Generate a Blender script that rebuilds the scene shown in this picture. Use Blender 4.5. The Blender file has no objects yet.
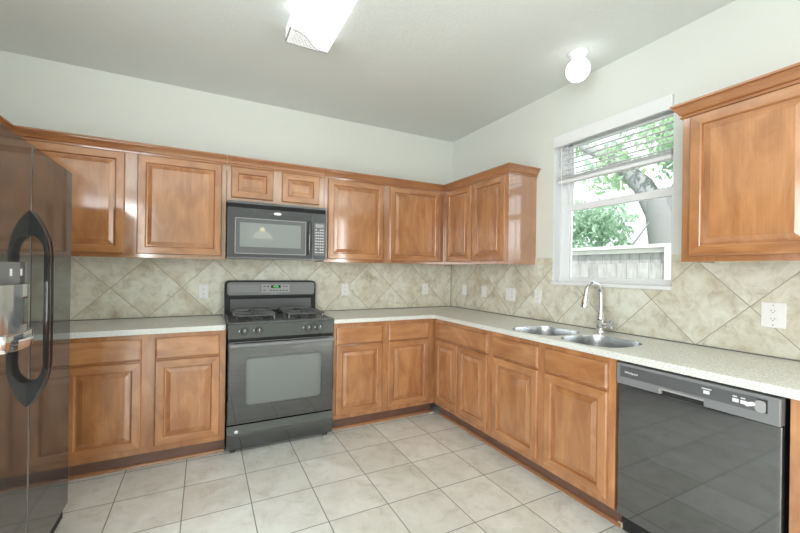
import bpy, bmesh, math, random
from mathutils import Vector, Matrix
random.seed(7)
sc = bpy.context.scene
COL = sc.collection

# ------------------------------------------------------------------ camera, world, light, exposure
cam_data = bpy.data.cameras.new('camera'); cam = bpy.data.objects.new('camera', cam_data); COL.objects.link(cam)
YAW, ROLL, FPX = -0.4770, 0.0139, 377.48
rx = Vector((math.cos(YAW), math.sin(YAW), 0)); fw = Vector((-math.sin(YAW), math.cos(YAW), 0)); uz = Vector((0, 0, 1))
r3 = rx*math.cos(ROLL) + uz*math.sin(ROLL); u3 = uz*math.cos(ROLL) - rx*math.sin(ROLL)
M = Matrix((r3, u3, -fw)).transposed().to_4x4(); M.translation = (-2.4761, -3.5251, 1.3146)
cam.matrix_world = M
cam_data.sensor_width = 36; cam_data.lens = FPX/800*36; cam_data.shift_y = 3.55/800; cam_data.clip_start = .02
sc.camera = cam
sc.view_settings.view_transform = 'Standard'; sc.view_settings.look = 'None'
sc.view_settings.exposure = 0.27; sc.view_settings.gamma = 1; sc.view_settings.use_curve_mapping = False
sc.cycles.use_denoising = True; sc.cycles.max_bounces = 10; sc.cycles.diffuse_bounces = 6
sc.cycles.caustics_reflective = False; sc.cycles.caustics_refractive = False

w = bpy.data.worlds.new('sky'); sc.world = w; w.use_nodes = True
bg = w.node_tree.nodes['Background']; bg.inputs[0].default_value = (.90, .96, 1, 1); bg.inputs[1].default_value = 1.65

def lamp(name, kind, loc, rot, power, size=None, sy=None, col=(1, 1, 1)):
    d = bpy.data.lights.new(name, kind); d.energy = power; d.color = col
    if kind == 'AREA':
        d.shape = 'RECTANGLE'; d.size = size; d.size_y = sy
    o = bpy.data.objects.new(name, d); COL.objects.link(o); o.location = loc; o.rotation_euler = rot
    return o
lamp('added_left_fill', 'AREA', (-4.7, -5.0, 1.35), (math.radians(90), 0, math.radians(-36)), 120, 3.2, 2.3, (.97, .99, 1))  # unseen fill lamp added behind the camera, outside the left wall opening
lamp('added_right_fill', 'AREA', (.95, -4.9, 1.35), (math.radians(90), 0, math.radians(50)), 225, 1.9, 2.3, (.97, .99, 1))  # unseen fill lamp added on the right to brighten the left side
sun = lamp('sun', 'SUN', (0, 0, 10), (0, 0, 0), 4.8, col=(1, .97, .92)); sun.data.angle = .01
sun.rotation_euler = Vector((.55, .45, -.75)).to_track_quat('-Z', 'Y').to_euler()

# ------------------------------------------------------------------ materials
def new_mat(name):
    m = bpy.data.materials.new(name); m.use_nodes = True
    nt = m.node_tree; return m, nt, nt.nodes['Principled BSDF']
def simple(name, col, rough=.5, metal=0, spec=.5, ior=1.5, coat=0, emit=None, es=0, bump=0, bscale=200):
    m, nt, b = new_mat(name)
    b.inputs['Base Color'].default_value = (*col, 1); b.inputs['Roughness'].default_value = rough
    b.inputs['Metallic'].default_value = metal; b.inputs['Specular IOR Level'].default_value = spec
    b.inputs['IOR'].default_value = ior
    b.inputs['Coat Weight'].default_value = coat; b.inputs['Coat Roughness'].default_value = .08
    if emit: b.inputs['Emission Color'].default_value = (*emit, 1); b.inputs['Emission Strength'].default_value = es
    n = nt.nodes.new('ShaderNodeTexNoise'); n.inputs['Scale'].default_value = bscale; n.inputs['Detail'].default_value = 3
    tc = nt.nodes.new('ShaderNodeTexCoord'); nt.links.new(tc.outputs['Object'], n.inputs['Vector'])
    if bump:
        bp = nt.nodes.new('ShaderNodeBump'); bp.inputs['Strength'].default_value = bump; bp.inputs['Distance'].default_value = .004
        nt.links.new(n.outputs['Fac'], bp.inputs['Height']); nt.links.new(bp.outputs['Normal'], b.inputs['Normal'])
    return m
def ramp(nt, src, stops):
    r = nt.nodes.new('ShaderNodeValToRGB'); e = r.color_ramp.elements
    while len(e) < len(stops): e.new(.5)
    for k, (p, c) in enumerate(stops): e[k].position = p; e[k].color = (*c, 1)
    nt.links.new(src, r.inputs['Fac']); return r.outputs['Color']
def noise(nt, vec, scale, detail=4, rough=.55, dist=0):
    n = nt.nodes.new('ShaderNodeTexNoise'); n.inputs['Scale'].default_value = scale; n.inputs['Detail'].default_value = detail
    n.inputs['Roughness'].default_value = rough; n.inputs['Distortion'].default_value = dist
    nt.links.new(vec, n.inputs['Vector']); return n.outputs['Fac']
def mth(nt, op, a, b=None, c=None):
    n = nt.nodes.new('ShaderNodeMath'); n.operation = op
    for i, v in enumerate((a, b, c)):
        if v is None: continue
        if isinstance(v, (int, float)): n.inputs[i].default_value = v
        else: nt.links.new(v, n.inputs[i])
    return n.outputs[0]
def mix(nt, fac, a, b, mode='MIX'):
    n = nt.nodes.new('ShaderNodeMix'); n.data_type = 'RGBA'; n.blend_type = mode
    for s, v in ((n.inputs[0], fac), (n.inputs[6], a), (n.inputs[7], b)):
        if isinstance(v, (int, float)): s.default_value = v
        elif isinstance(v, tuple): s.default_value = (*v, 1)
        else: nt.links.new(v, s)
    return n.outputs[2]

def wood(name, axis, dark, light, rough=.24):
    m, nt, b = new_mat(name)
    tc = nt.nodes.new('ShaderNodeTexCoord'); oi = nt.nodes.new('ShaderNodeObjectInfo')
    add = nt.nodes.new('ShaderNodeVectorMath'); add.operation = 'ADD'
    sc3 = nt.nodes.new('ShaderNodeVectorMath'); sc3.operation = 'SCALE'; sc3.inputs[0].default_value = (3, 5, 7)
    nt.links.new(oi.outputs['Random'], sc3.inputs['Scale'])
    nt.links.new(tc.outputs['Object'], add.inputs[0]); nt.links.new(sc3.outputs[0], add.inputs[1])
    def mp(s):
        n = nt.nodes.new('ShaderNodeMapping'); n.vector_type = 'POINT'; n.inputs['Scale'].default_value = s
        nt.links.new(add.outputs[0], n.inputs['Vector']); return n.outputs['Vector']
    st = {'z': lambda a, l: (a, a, l), 'x': lambda a, l: (l, a, a), 'y': lambda a, l: (a, l, a)}[axis]
    broad = noise(nt, mp(st(5.0, 1.7)), 1.9, 4, .55, .9)
    fine = noise(nt, mp(st(60, 2.2)), 1.8, 5, .65)
    c1 = ramp(nt, broad, [(.28, dark), (.72, light)])
    c2 = ramp(nt, fine, [(.3, (.90, .885, .87)), (.7, (1.05, 1.05, 1.05))])
    tone = ramp(nt, oi.outputs['Random'], [(0, (.93, .91, .89)), (1, (1.05, 1.05, 1.06))])
    c = mix(nt, 1, c1, c2, 'MULTIPLY'); c = mix(nt, 1, c, tone, 'MULTIPLY')
    nt.links.new(c, b.inputs['Base Color'])
    b.inputs['Roughness'].default_value = rough; b.inputs['Coat IOR'].default_value = 1.75; b.inputs['Coat Weight'].default_value = .7; b.inputs['Coat Roughness'].default_value = .09
    bp = nt.nodes.new('ShaderNodeBump'); bp.inputs['Strength'].default_value = .05; bp.inputs['Distance'].default_value = .001
    nt.links.new(fine, bp.inputs['Height']); nt.links.new(bp.outputs['Normal'], b.inputs['Normal'])
    return m
WD, WL = (.330, .135, .050), (.535, .256, .108)
W_V = wood('maple_upright_grain', 'z', WD, WL); W_H = wood('maple_level_grain', 'x', WD, WL)
W_TRIM = wood('maple_trim', 'x', (.34, .140, .055), (.45, .205, .085))
W_SIDE = wood('maple_side_panel', 'z', (.34, .145, .058), (.44, .20, .085), .10)
for k_, v_ in (('Coat Weight', 1), ('Coat IOR', 2.3), ('Coat Roughness', .10)): W_SIDE.node_tree.nodes['Principled BSDF'].inputs[k_].default_value = v_
W_KICK = wood('dark_kick_wood', 'x', (.115, .05, .032), (.17, .075, .045), .5)  # darker wood tone than the cabinet fronts
W_SHOE = wood('shoe_wood', 'x', (.30, .135, .06), (.40, .19, .085), .45)

def paint(name, col, scale, strength):
    m, nt, b = new_mat(name); tc = nt.nodes.new('ShaderNodeTexCoord')
    b.inputs['Base Color'].default_value = (*col, 1); b.inputs['Roughness'].default_value = .75; b.inputs['Specular IOR Level'].default_value = .25
    f = noise(nt, tc.outputs['Object'], scale, 3)
    bp = nt.nodes.new('ShaderNodeBump'); bp.inputs['Strength'].default_value = strength; bp.inputs['Distance'].default_value = .006
    nt.links.new(f, bp.inputs['Height']); nt.links.new(bp.outputs['Normal'], b.inputs['Normal'])
    return m
WALL = paint('wall_paint_pale_sage', (.72, .745, .70), 120, .06)
CEIL = paint('ceiling_paint', (.75, .785, .77), 75, .35)
WHITE = simple('white_trim_paint', (.82, .83, .84), .4)
PLASTIC_W = simple('white_plastic', (.84, .84, .83), .35)

def tile_mat(name, mode):
    m, nt, b = new_mat(name); tc = nt.nodes.new('ShaderNodeTexCoord')
    sep = nt.nodes.new('ShaderNodeSeparateXYZ'); nt.links.new(tc.outputs['Object'], sep.inputs[0])
    X, Y, Z = sep.outputs
    if mode == 'floor':
        a = mth(nt, 'DIVIDE', mth(nt, 'ADD', X, 2.911), .3414); c = mth(nt, 'DIVIDE', mth(nt, 'ADD', Y, .9357), .3414); gw = .0075
    else:
        u = mth(nt, 'ADD', X, 2.872) if mode == 'back' else mth(nt, 'ADD', Y, 2.398)
        per = .468 if mode == 'back' else .478
        v = mth(nt, 'ADD', Z, -.914)
        a = mth(nt, 'DIVIDE', mth(nt, 'ADD', u, v), per); c = mth(nt, 'DIVIDE', mth(nt, 'SUBTRACT', u, v), per); gw = .0068
    def edge(t):
        f = mth(nt, 'FRACT', t); return mth(nt, 'MINIMUM', f, mth(nt, 'SUBTRACT', 1, f))
    d = mth(nt, 'MINIMUM', edge(a), edge(c))
    mr = nt.nodes.new('ShaderNodeMapRange'); mr.inputs['From Min'].default_value = gw*.75; mr.inputs['From Max'].default_value = gw*1.25
    nt.links.new(d, mr.inputs['Value']); inside = mr.outputs[0]
    cell = nt.nodes.new('ShaderNodeCombineXYZ'); nt.links.new(mth(nt, 'FLOOR', a), cell.inputs[0]); nt.links.new(mth(nt, 'FLOOR', c), cell.inputs[1])
    wn = nt.nodes.new('ShaderNodeTexWhiteNoise'); wn.noise_dimensions = '3D'; nt.links.new(cell.outputs[0], wn.inputs['Vector'])
    off = nt.nodes.new('ShaderNodeVectorMath'); off.operation = 'SCALE'; off.inputs['Scale'].default_value = 9; nt.links.new(wn.outputs['Color'], off.inputs[0])
    vec = nt.nodes.new('ShaderNodeVectorMath'); vec.operation = 'ADD'; nt.links.new(tc.outputs['Object'], vec.inputs[0]); nt.links.new(off.outputs[0], vec.inputs[1])
    if mode == 'floor':
        n1 = noise(nt, vec.outputs[0], 9, 7, .7, .6); n2 = noise(nt, vec.outputs[0], 2.5, 3, .5, .8)
        c1 = ramp(nt, n1, [(.28, (.63, .62, .575)), (.47, (.80, .815, .79)), (.70, (.88, .905, .90))])
        c2 = ramp(nt, n2, [(.35, (.90, .885, .85)), (.65, (1.03, 1.03, 1.02))])
        grout = (.20, .20, .185); rough = .32
    else:
        n1 = noise(nt, vec.outputs[0], 11, 8, .72, .5); n2 = noise(nt, vec.outputs[0], 3, 4, .6, .8)
        c1 = ramp(nt, n1, [(.28, (.44, .385, .285)), (.42, (.64, .62, .53)), (.54, (.75, .75, .665)), (.72, (.83, .84, .775))])
        c2 = ramp(nt, n2, [(.33, (.84, .79, .71)), (.58, (1.02, 1.02, 1.01))])
        grout = (.38, .34, .265); rough = .4
    col = mix(nt, 1, c1, c2, 'MULTIPLY')
    tv = ramp(nt, wn.outputs['Value'], [(0, (.94, .93, .91)), (1, (1.03, 1.03, 1.03))]); col = mix(nt, 1, col, tv, 'MULTIPLY')
    nt.links.new(mix(nt, inside, grout, col), b.inputs['Base Color'])
    b.inputs['Roughness'].default_value = rough
    bp = nt.nodes.new('ShaderNodeBump'); bp.inputs['Strength'].default_value = .3; bp.inputs['Distance'].default_value = .002
    nt.links.new(inside, bp.inputs['Height']); nt.links.new(bp.outputs['Normal'], b.inputs['Normal'])
    return m
T_FLOOR, T_BACK, T_RIGHT = tile_mat('floor_tile', 'floor'), tile_mat('diamond_tile_behind_range', 'back'), tile_mat('diamond_tile_by_window', 'right')

def granite():
    m, nt, b = new_mat('pale_granite'); tc = nt.nodes.new('ShaderNodeTexCoord')
    n1 = noise(nt, tc.outputs['Object'], 160, 3, .7); n2 = noise(nt, tc.outputs['Object'], 420, 2, .6)
    c1 = ramp(nt, n1, [(.36, (.52, .52, .485)), (.5, (.77, .79, .765)), (.66, (.86, .885, .87))])
    c2 = ramp(nt, n2, [(.32, (.80, .78, .74)), (.6, (1.04, 1.04, 1.04))])
    nt.links.new(mix(nt, 1, c1, c2, 'MULTIPLY'), b.inputs['Base Color']); b.inputs['Roughness'].default_value = .22
    return m
GRANITE = granite()
CAULK = simple('grey_caulk', (.17, .17, .155), .7)
BLACK_DOOR = simple('black_gloss_enamel', (.034, .033, .033), .075, ior=2.2, bump=.012, bscale=60)
BLACK_APPL = simple('black_appliance', (.028, .030, .032), .035, ior=2.0)
BLACK_SATIN = simple('black_satin_panel', (.095, .098, .103), .3, spec=.7)
GREY_PANEL = simple('charcoal_panel', (.20, .203, .21), .3, spec=.6)
BLACK_MATT = simple('black_void', (.012, .012, .013), .6)
BLACK_HANDLE = simple('black_handle_gloss', (.010, .010, .011), .06, ior=1.8)
IRON = simple('cast_iron', (.06, .06, .062), .18, ior=1.9)
GLASS_DK = simple('dark_oven_glass', (.15, .165, .16), .035, ior=1.8)
GLASS_MW = simple('microwave_glass', (.26, .285, .28), .03, ior=1.6)
GREY_PLAS = simple('grey_plastic', (.34, .34, .34), .4)
SILVER = simple('silver_badge', (.75, .76, .78), .25, metal=.6)
CHROME = simple('chrome', (.82, .83, .85), .09, metal=1)
STEEL = simple('brushed_steel', (.62, .64, .66), .24, metal=1, bump=.03, bscale=300)
LCD = simple('green_clock_digits', (.02, .1, .03), .4, emit=(.15, .85, .25), es=1.2)
PRINT = simple('pale_print', (.72, .73, .74), .5)
DARKPRINT = simple('dark_print', (.05, .05, .05), .5)
LENS = simple('lit_diffuser', (.9, .9, .9), .4, emit=(.97, .99, 1), es=1.3)
GLOBE = simple('lit_globe', (.9, .9, .9), .3, emit=(1, .98, .95), es=1.5)
WARM = simple('warm_lit_shade', (.8, .7, .5), .4, emit=(1, .74, .38), es=7)
ENDCAP = simple('patterned_white_end_cap', (.62, .62, .62), .4, emit=(.97, .99, 1), es=.42)
CEDAR = wood('weathered_cedar', 'z', (.22, .215, .21), (.38, .375, .37), .8)
CEDAR_H = wood('pale_cedar_rail', 'y', (.52, .51, .50), (.62, .61, .60), .8)
BARK = simple('bark', (.25, .255, .26), .9, bump=.6, bscale=14)
def leaf_mat(name, col):
    m, nt, b = new_mat(name); oi = nt.nodes.new('ShaderNodeTexCoord')
    f = noise(nt, oi.outputs['Object'], 3, 2)
    nt.links.new(ramp(nt, f, [(.3, tuple(c*.65 for c in col)), (.7, tuple(min(1, c*1.25) for c in col))]), b.inputs['Base Color'])
    b.inputs['Roughness'].default_value = .5
    t = nt.nodes.new('ShaderNodeBsdfTranslucent'); t.inputs[0].default_value = (*[min(1, c*1.3) for c in col], 1)
    mx = nt.nodes.new('ShaderNodeMixShader'); mx.inputs[0].default_value = .5
    out = nt.nodes['Material Output']; nt.links.new(b.outputs[0], mx.inputs[1]); nt.links.new(t.outputs[0], mx.inputs[2]); nt.links.new(mx.outputs[0], out.inputs[0])
    return m
LEAF, LEAF2 = leaf_mat('pale_leaf', (.38, .52, .40)), leaf_mat('yellow_green_leaf', (.42, .56, .34))
GRASS = simple('lawn', (.30, .38, .20), .9, bump=.5, bscale=60)
def pane_mat():
    m = bpy.data.materials.new('window_pane'); m.use_nodes = True; nt = m.node_tree; nt.nodes.clear()
    out = nt.nodes.new('ShaderNodeOutputMaterial'); t = nt.nodes.new('ShaderNodeBsdfTransparent'); t.inputs[0].default_value = (.97, .985, .98, 1)
    g = nt.nodes.new('ShaderNodeBsdfGlossy'); g.inputs['Roughness'].default_value = .02
    fr = nt.nodes.new('ShaderNodeFresnel'); fr.inputs[0].default_value = 1.25
    mx = nt.nodes.new('ShaderNodeMixShader'); nt.links.new(fr.outputs[0], mx.inputs[0]); nt.links.new(t.outputs[0], mx.inputs[1]); nt.links.new(g.outputs[0], mx.inputs[2]); nt.links.new(mx.outputs[0], out.inputs[0])
    return m
PANE = pane_mat()

# ------------------------------------------------------------------ mesh helpers
class MB:
    """collects shapes, then links them as ONE mesh object"""
    def __init__(s): s.v, s.f, s.mi, s.sm = [], [], [], []
    def add(s, verts, faces, mi=0, smooth=False):
        o = len(s.v); s.v += [Vector(p) for p in verts]
        for f in faces: s.f.append([i+o for i in f]); s.mi.append(mi); s.sm.append(smooth)
        return s
    def addbm(s, bm, mi=0, smooth=False):
        bm.verts.index_update(); s.add([v.co.copy() for v in bm.verts], [[v.index for v in f.verts] for f in bm.faces], mi, smooth); bm.free(); return s
    def box(s, x0, x1, y0, y1, z0, z1, bev=0, mi=0, seg=2):
        x0, x1 = sorted((x0, x1)); y0, y1 = sorted((y0, y1)); z0, z1 = sorted((z0, z1))
        bm = bmesh.new(); bmesh.ops.create_cube(bm, size=1)
        for v in bm.verts: v.co = Vector(((x0+x1)/2+v.co.x*(x1-x0), (y0+y1)/2+v.co.y*(y1-y0), (z0+z1)/2+v.co.z*(z1-z0)))
        if bev: bmesh.ops.bevel(bm, geom=list(bm.edges), offset=min(bev, .49*min(x1-x0, y1-y0, z1-z0)), segments=seg, affect='EDGES', profile=.5)
        return s.addbm(bm, mi, False)
    def prism(s, poly, axis, a0, a1, mi=0, smooth=False, bev=0):
        """poly of 2D points in the two other axes (cyclic order), extruded along axis"""
        def P(p, a): return {'x': (a, p[0], p[1]), 'y': (p[0], a, p[1]), 'z': (p[0], p[1], a)}[axis]
        n = len(poly); bm = bmesh.new()
        A = [bm.verts.new(P(p, a0)) for p in poly]; B = [bm.verts.new(P(p, a1)) for p in poly]
        bm.faces.new(A); bm.faces.new(B[::-1])
        for i in range(n): bm.faces.new((A[i], B[i], B[(i+1) % n], A[(i+1) % n]))
        bmesh.ops.recalc_face_normals(bm, faces=bm.faces)
        if bev: bmesh.ops.bevel(bm, geom=list(bm.edges), offset=bev, segments=2, affect='EDGES', profile=.5)
        return s.addbm(bm, mi, smooth)
    def tube(s, pts, r, seg=12, mi=0, cap=True):
        pts = [Vector(p) for p in pts]; n = len(pts); rs = r if isinstance(r, (list, tuple)) else [r]*n
        t0 = (pts[1]-pts[0]).normalized(); nrm = t0.orthogonal().normalized(); V = []; F = []
        for i, p in enumerate(pts):
            t = ((pts[min(i+1, n-1)]-pts[max(i-1, 0)])).normalized()
            nrm = (nrm - t*nrm.dot(t)).normalized(); b = t.cross(nrm)
            for k in range(seg):
                a = 2*math.pi*k/seg; V.append(p+(nrm*math.cos(a)+b*math.sin(a))*rs[i])
        for i in range(n-1):
            for k in range(seg): F.append((i*seg+k, i*seg+(k+1) % seg, (i+1)*seg+(k+1) % seg, (i+1)*seg+k))
        if cap: F.append(tuple(range(seg))[::-1]); F.append(tuple((n-1)*seg+k for k in range(seg)))
        return s.add(V, F, mi, True)
    def lathe(s, c, prof, axis='z', seg=24, mi=0):
        """prof: (radius, height) pairs along axis from point c"""
        V = []; F = []; n = len(prof)
        for (r, h) in prof:
            for k in range(seg):
                a = 2*math.pi*k/seg; p = (r*math.cos(a), r*math.sin(a))
                V.append(Vector(c)+Vector({'z': (p[0], p[1], h), 'y': (p[0], h, p[1]), 'x': (h, p[0], p[1])}[axis]))
        for i in range(n-1):
            for k in range(seg): F.append((i*seg+k, i*seg+(k+1) % seg, (i+1)*seg+(k+1) % seg, (i+1)*seg+k))
        F.append(tuple(range(seg))); F.append(tuple((n-1)*seg+k for k in range(seg)))
        bm = bmesh.new(); vs = [bm.verts.new(v) for v in V]
        for f in F: bm.faces.new([vs[i] for i in f])
        bmesh.ops.remove_doubles(bm, verts=bm.verts, dist=1e-6); bmesh.ops.recalc_face_normals(bm, faces=bm.faces)
        return s.addbm(bm, mi, True)
    def build(s, name, mats, parent=None, off=None):
        mats = mats if isinstance(mats, (list, tuple)) else [mats]
        off = Vector(off) if off is not None else Vector((0, 0, 0))
        me = bpy.data.meshes.new(name); me.from_pydata([v-off for v in s.v], [], s.f)
        for m in mats: me.materials.append(m)
        me.polygons.foreach_set('material_index', s.mi); me.polygons.foreach_set('use_smooth', s.sm); me.update()
        o = bpy.data.objects.new(name, me); COL.objects.link(o)
        if any(s.sm): 
            try: me.set_sharp_from_angle(angle=math.radians(40))
            except Exception: pass
        if parent: o.parent = parent
        return o
def thing(name, label, cat, loc=(0, 0, 0), rotz=0, group=None, kind=None):
    o = bpy.data.objects.new(name, None); COL.objects.link(o); o.location = loc; o.rotation_euler = (0, 0, rotz); o.empty_display_size = .05
    return tag(o, label, cat, group, kind)
def tag(o, label=None, cat=None, group=None, kind=None):
    for k, v in (('label', label), ('category', cat), ('group', group), ('kind', kind)):
        if v: o[k] = v
    return o
def structure(name, mb, mats, label, cat):
    return tag(mb.build(name, mats), label, cat, None, 'structure')
def text_mesh(name, body, size, mat, matrix, parent, off, extrude=.0006):
    cu = bpy.data.curves.new(name, 'FONT'); cu.body = body; cu.size = size; cu.extrude = extrude; cu.align_x = 'CENTER'; cu.align_y = 'CENTER'
    t = bpy.data.objects.new(name, cu); COL.objects.link(t)
    bpy.context.view_layer.update()
    me = bpy.data.meshes.new_from_object(t.evaluated_get(bpy.context.evaluated_depsgraph_get()))
    bpy.data.objects.remove(t); bpy.data.curves.remove(cu)
    me.transform(matrix); me.transform(Matrix.Translation(-Vector(off))); me.materials.clear(); me.materials.append(mat); me.name = name
    o = bpy.data.objects.new(name, me); COL.objects.link(o); o.parent = parent; return o
def on_back(x, y, z):      # lettering facing -y
    return Matrix.Translation((x, y, z)) @ Matrix.Rotation(math.radians(90), 4, 'X')
def on_right(x, y, z):     # lettering facing -x
    return Matrix.Translation((x, y, z)) @ Matrix.Rotation(math.radians(-90), 4, 'Z') @ Matrix.Rotation(math.radians(90), 4, 'X')
def rrect(x0, x1, z0, z1, r, n=6):
    P = []
    for cx, cz, a0 in ((x1-r, z1-r, 0), (x0+r, z1-r, 90), (x0+r, z0+r, 180), (x1-r, z0+r, 270)):
        for k in range(n+1):
            a = math.radians(a0+90*k/n); P.append((cx+r*math.cos(a), cz+r*math.sin(a)))
    return P

# ------------------------------------------------------------------ room shell
H = 2.766; XL = -3.9; YR = -7.0
structure('floor', MB().box(XL-5, .15, YR-4, .1, -.1, 0).box(.15, 2.6, YR-4, -4.2, -.1, 0), T_FLOOR, 'pale mottled square ceramic tile floor with thin dark grout', 'floor')
structure('ceiling', MB().box(XL-5, .15, YR-4, .1, H, H+.1).box(.15, 2.6, YR-4, -4.2, H, H+.1), CEIL, 'plain grey-white textured ceiling', 'ceiling')  # unseen overhang past the walls added to keep the sun out
structure('wall_back', MB().box(XL-.1, .15, 0, .1, 0, H), WALL, 'pale sage wall behind the range', 'wall')
WY0, WY1, WZ0, WZ1 = -1.400, -2.272, 1.216, 2.395
mb = MB().box(0, .15, -4.2, WY1, 0, H).box(0, .15, YR, -5.3, 0, H).box(0, .15, WY0, 0, 0, H).box(0, .15, WY1, WY0, 0, WZ0).box(0, .15, WY1, WY0, WZ1, H)  # unseen gap behind the camera added to let the right fill lamp in
structure('wall_right', mb, WALL, 'pale sage wall with the window above the sink', 'wall')
mb = MB().box(XL-.1, XL, -2.5, 0, 0, H).box(XL-.1, XL, YR, -6.0, 0, H).box(XL-.1, XL, -6.0, -2.5, 2.6, H)  # unseen opening past the refrigerator added for the left fill lamp
structure('wall_left', mb, WALL, 'pale sage wall behind the refrigerator', 'wall')
mb = MB().box(XL, 0, YR-.1, YR, 0, H)
structure('wall_rear', mb, WALL, 'pale sage wall facing the kitchen', 'wall')

SB = .008
structure('trim_3', MB().box(-.0125, -.0082, -.0125, -.0082, .921, 1.3755), simple('grey_corner_grout', (.17, .17, .155), .7), 'thin dark grout line in the tiled corner', 'grout')
tb = MB().box(-3.9, -SB, -SB, 0, .914, 1.40)
structure('trim_1', tb, T_BACK, 'diamond-laid beige tile backsplash behind the range', 'backsplash')
tb = MB().box(-SB, 0, -3.45, 0, .914, WZ0).box(-SB, 0, WY0, -SB, WZ0, 1.429).box(-SB, 0, -3.45, WY1, WZ0, 1.429)
structure('trim_2', tb, T_RIGHT, 'diamond-laid beige tile backsplash under the window', 'backsplash')

# ------------------------------------------------------------------ window and blind
win = thing('window_1', 'white single-hung window above the sink', 'window', (0, -1.836, WZ0), kind='structure'); wo = win.location
fr = MB(); F0, F1 = .095, .15
fr.box(F0, F1, WY0, WY0-.05, WZ0, WZ1, .004).box(F0, F1, WY1+.03, WY1, WZ0, WZ1, .004).box(F0+.002, F1-.002, WY1+.01, WY0-.01, WZ1-.04, WZ1, .003).box(F0+.002, F1-.002, WY1+.01, WY0-.01, WZ0, WZ0+.035, .003)
fr.build('window_frame', WHITE, win, wo)
sl = MB().box(-.022, F0+.01, WY1, WY0, WZ0, WZ0+.024, .004)
sl.build('window_sill', WHITE, win, wo)
rv = MB().box(0.0, F0, WY0, WY0-.004, WZ0+.024, WZ1).box(0.0, F0, WY1+.004, WY1, WZ0+.024, WZ1).box(0, F0, WY1, WY0, WZ1-.004, WZ1)
rv.build('window_reveal', WHITE, win, wo)
ls = MB()   # lower sash nearer the room
ls.box(.088, .118, WY0-.05, WY0-.085, WZ0+.020, 1.85, .003).box(.088, .118, WY1+.055, WY1+.03, WZ0+.020, 1.85, .003).box(.090, .116, WY1+.034, WY0-.054, WZ0+.0205, WZ0+.062, .003).box(.084, .118, WY1+.03, WY0-.05, 1.80, 1.85, .003)
lsash = ls.build('lower_sash', WHITE, win, wo)
MB().box(.100, .104, WY1+.05, WY0-.08, WZ0+.06, 1.805).build('pane', PANE, lsash, wo)
MB().box(.074, .09, -1.86, -1.81, 1.835, 1.85, .003).build('sash_lock', WHITE, lsash, wo)
us = MB()
us.box(.120, .146, WY0-.05, WY0-.08, 1.82, WZ1-.03, .003).box(.120, .146, WY1+.055, WY1+.03, 1.82, WZ1-.03, .003).box(.122, .144, WY1+.034, WY0-.054, 1.8205, 1.855, .003).box(.12, .146, WY1+.03, WY0-.05, WZ1-.07, WZ1-.03, .003)
usash = us.build('upper_sash', WHITE, win, wo)
MB().box(.131, .135, WY1+.05, WY0-.07, 1.85, WZ1-.06).build('pane', PANE, usash, wo)

bl = thing('window_blind', 'white horizontal blind half raised in the window above the sink', 'blind', (.04, -1.836, WZ1-.005)); bo = bl.location
vy0, vy1 = WY0-.008, WY1+.008
MB().box(-.018, -.006, vy1, vy0, 2.300, WZ1-.006, .003).box(-.006, .05, vy1, vy1+.008, 2.305, WZ1-.008, .002).box(-.006, .05, vy0-.008, vy0, 2.305, WZ1-.008, .002).build('valance', WHITE, bl, bo)
MB().box(.012, .062, vy1+.012, vy0-.012, 2.345, WZ1-.008, .003).build('head_rail', WHITE, bl, bo)
sy0, sy1 = vy0-.014, vy1+.014
slat_mesh = None
nz = 7
for k in range(nz):
    z = 2.318-.040*k
    if slat_mesh is None:
        m = MB(); n = 6; V = []; Fc = []
        for i in range(n+1):
            t = -1+2*i/n; xx = .024*t; zz = .003*(1-t*t)+.0035*t
            V += [(.037+xx, sy0, 2.318+zz), (.037+xx, sy1, 2.318+zz), (.037+xx, sy0, 2.318+zz-.0022), (.037+xx, sy1, 2.318+zz-.0022)]
        for i in range(n):
            a = 4*i; b = a+4; Fc += [(a, a+1, b+1, b), (a+2, b+2, b+3, a+3), (a, b, b+2, a+2), (a+1, a+3, b+3, b+1)]
        Fc += [(0, 2, 3, 1), (4*n, 4*n+1, 4*n+3, 4*n+2)]
        slat = m.add(V, Fc, 0, False).build('slat', WHITE, bl, bo); slat_mesh = slat.data
    else:
        c = slat.copy(); COL.objects.link(c); c.parent = bl; c.location = (0, 0, -.040*k)
for k in range(6):                       # the gathered slats lying on the bottom rail
    c = slat.copy(); COL.objects.link(c); c.parent = bl; c.location = (0, 0, 2.040+.0048*k-2.318)
MB().box(.012, .062, sy1, sy0, 2.012, 2.036, .005).build('bottom_rail', WHITE, bl, bo)
for i, yy in enumerate((sy0-.06, -1.836, sy1+.06)):
    MB().tube([(.013, yy, 2.34), (.013, yy, 2.03)], .0012, 6).build('ladder_cord', PLASTIC_W, bl, bo)
wand = MB().tube([(.006, WY0-.065, 2.30), (.008, WY0-.066, 1.7), (.006, WY0-.064, 1.30)], .0032, 8).tube([(.006, WY0-.064, 1.30), (.006, WY0-.064, 1.245)], [.004, .007], 8)
wand.build('tilt_wand', PLASTIC_W, bl, bo)

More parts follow.
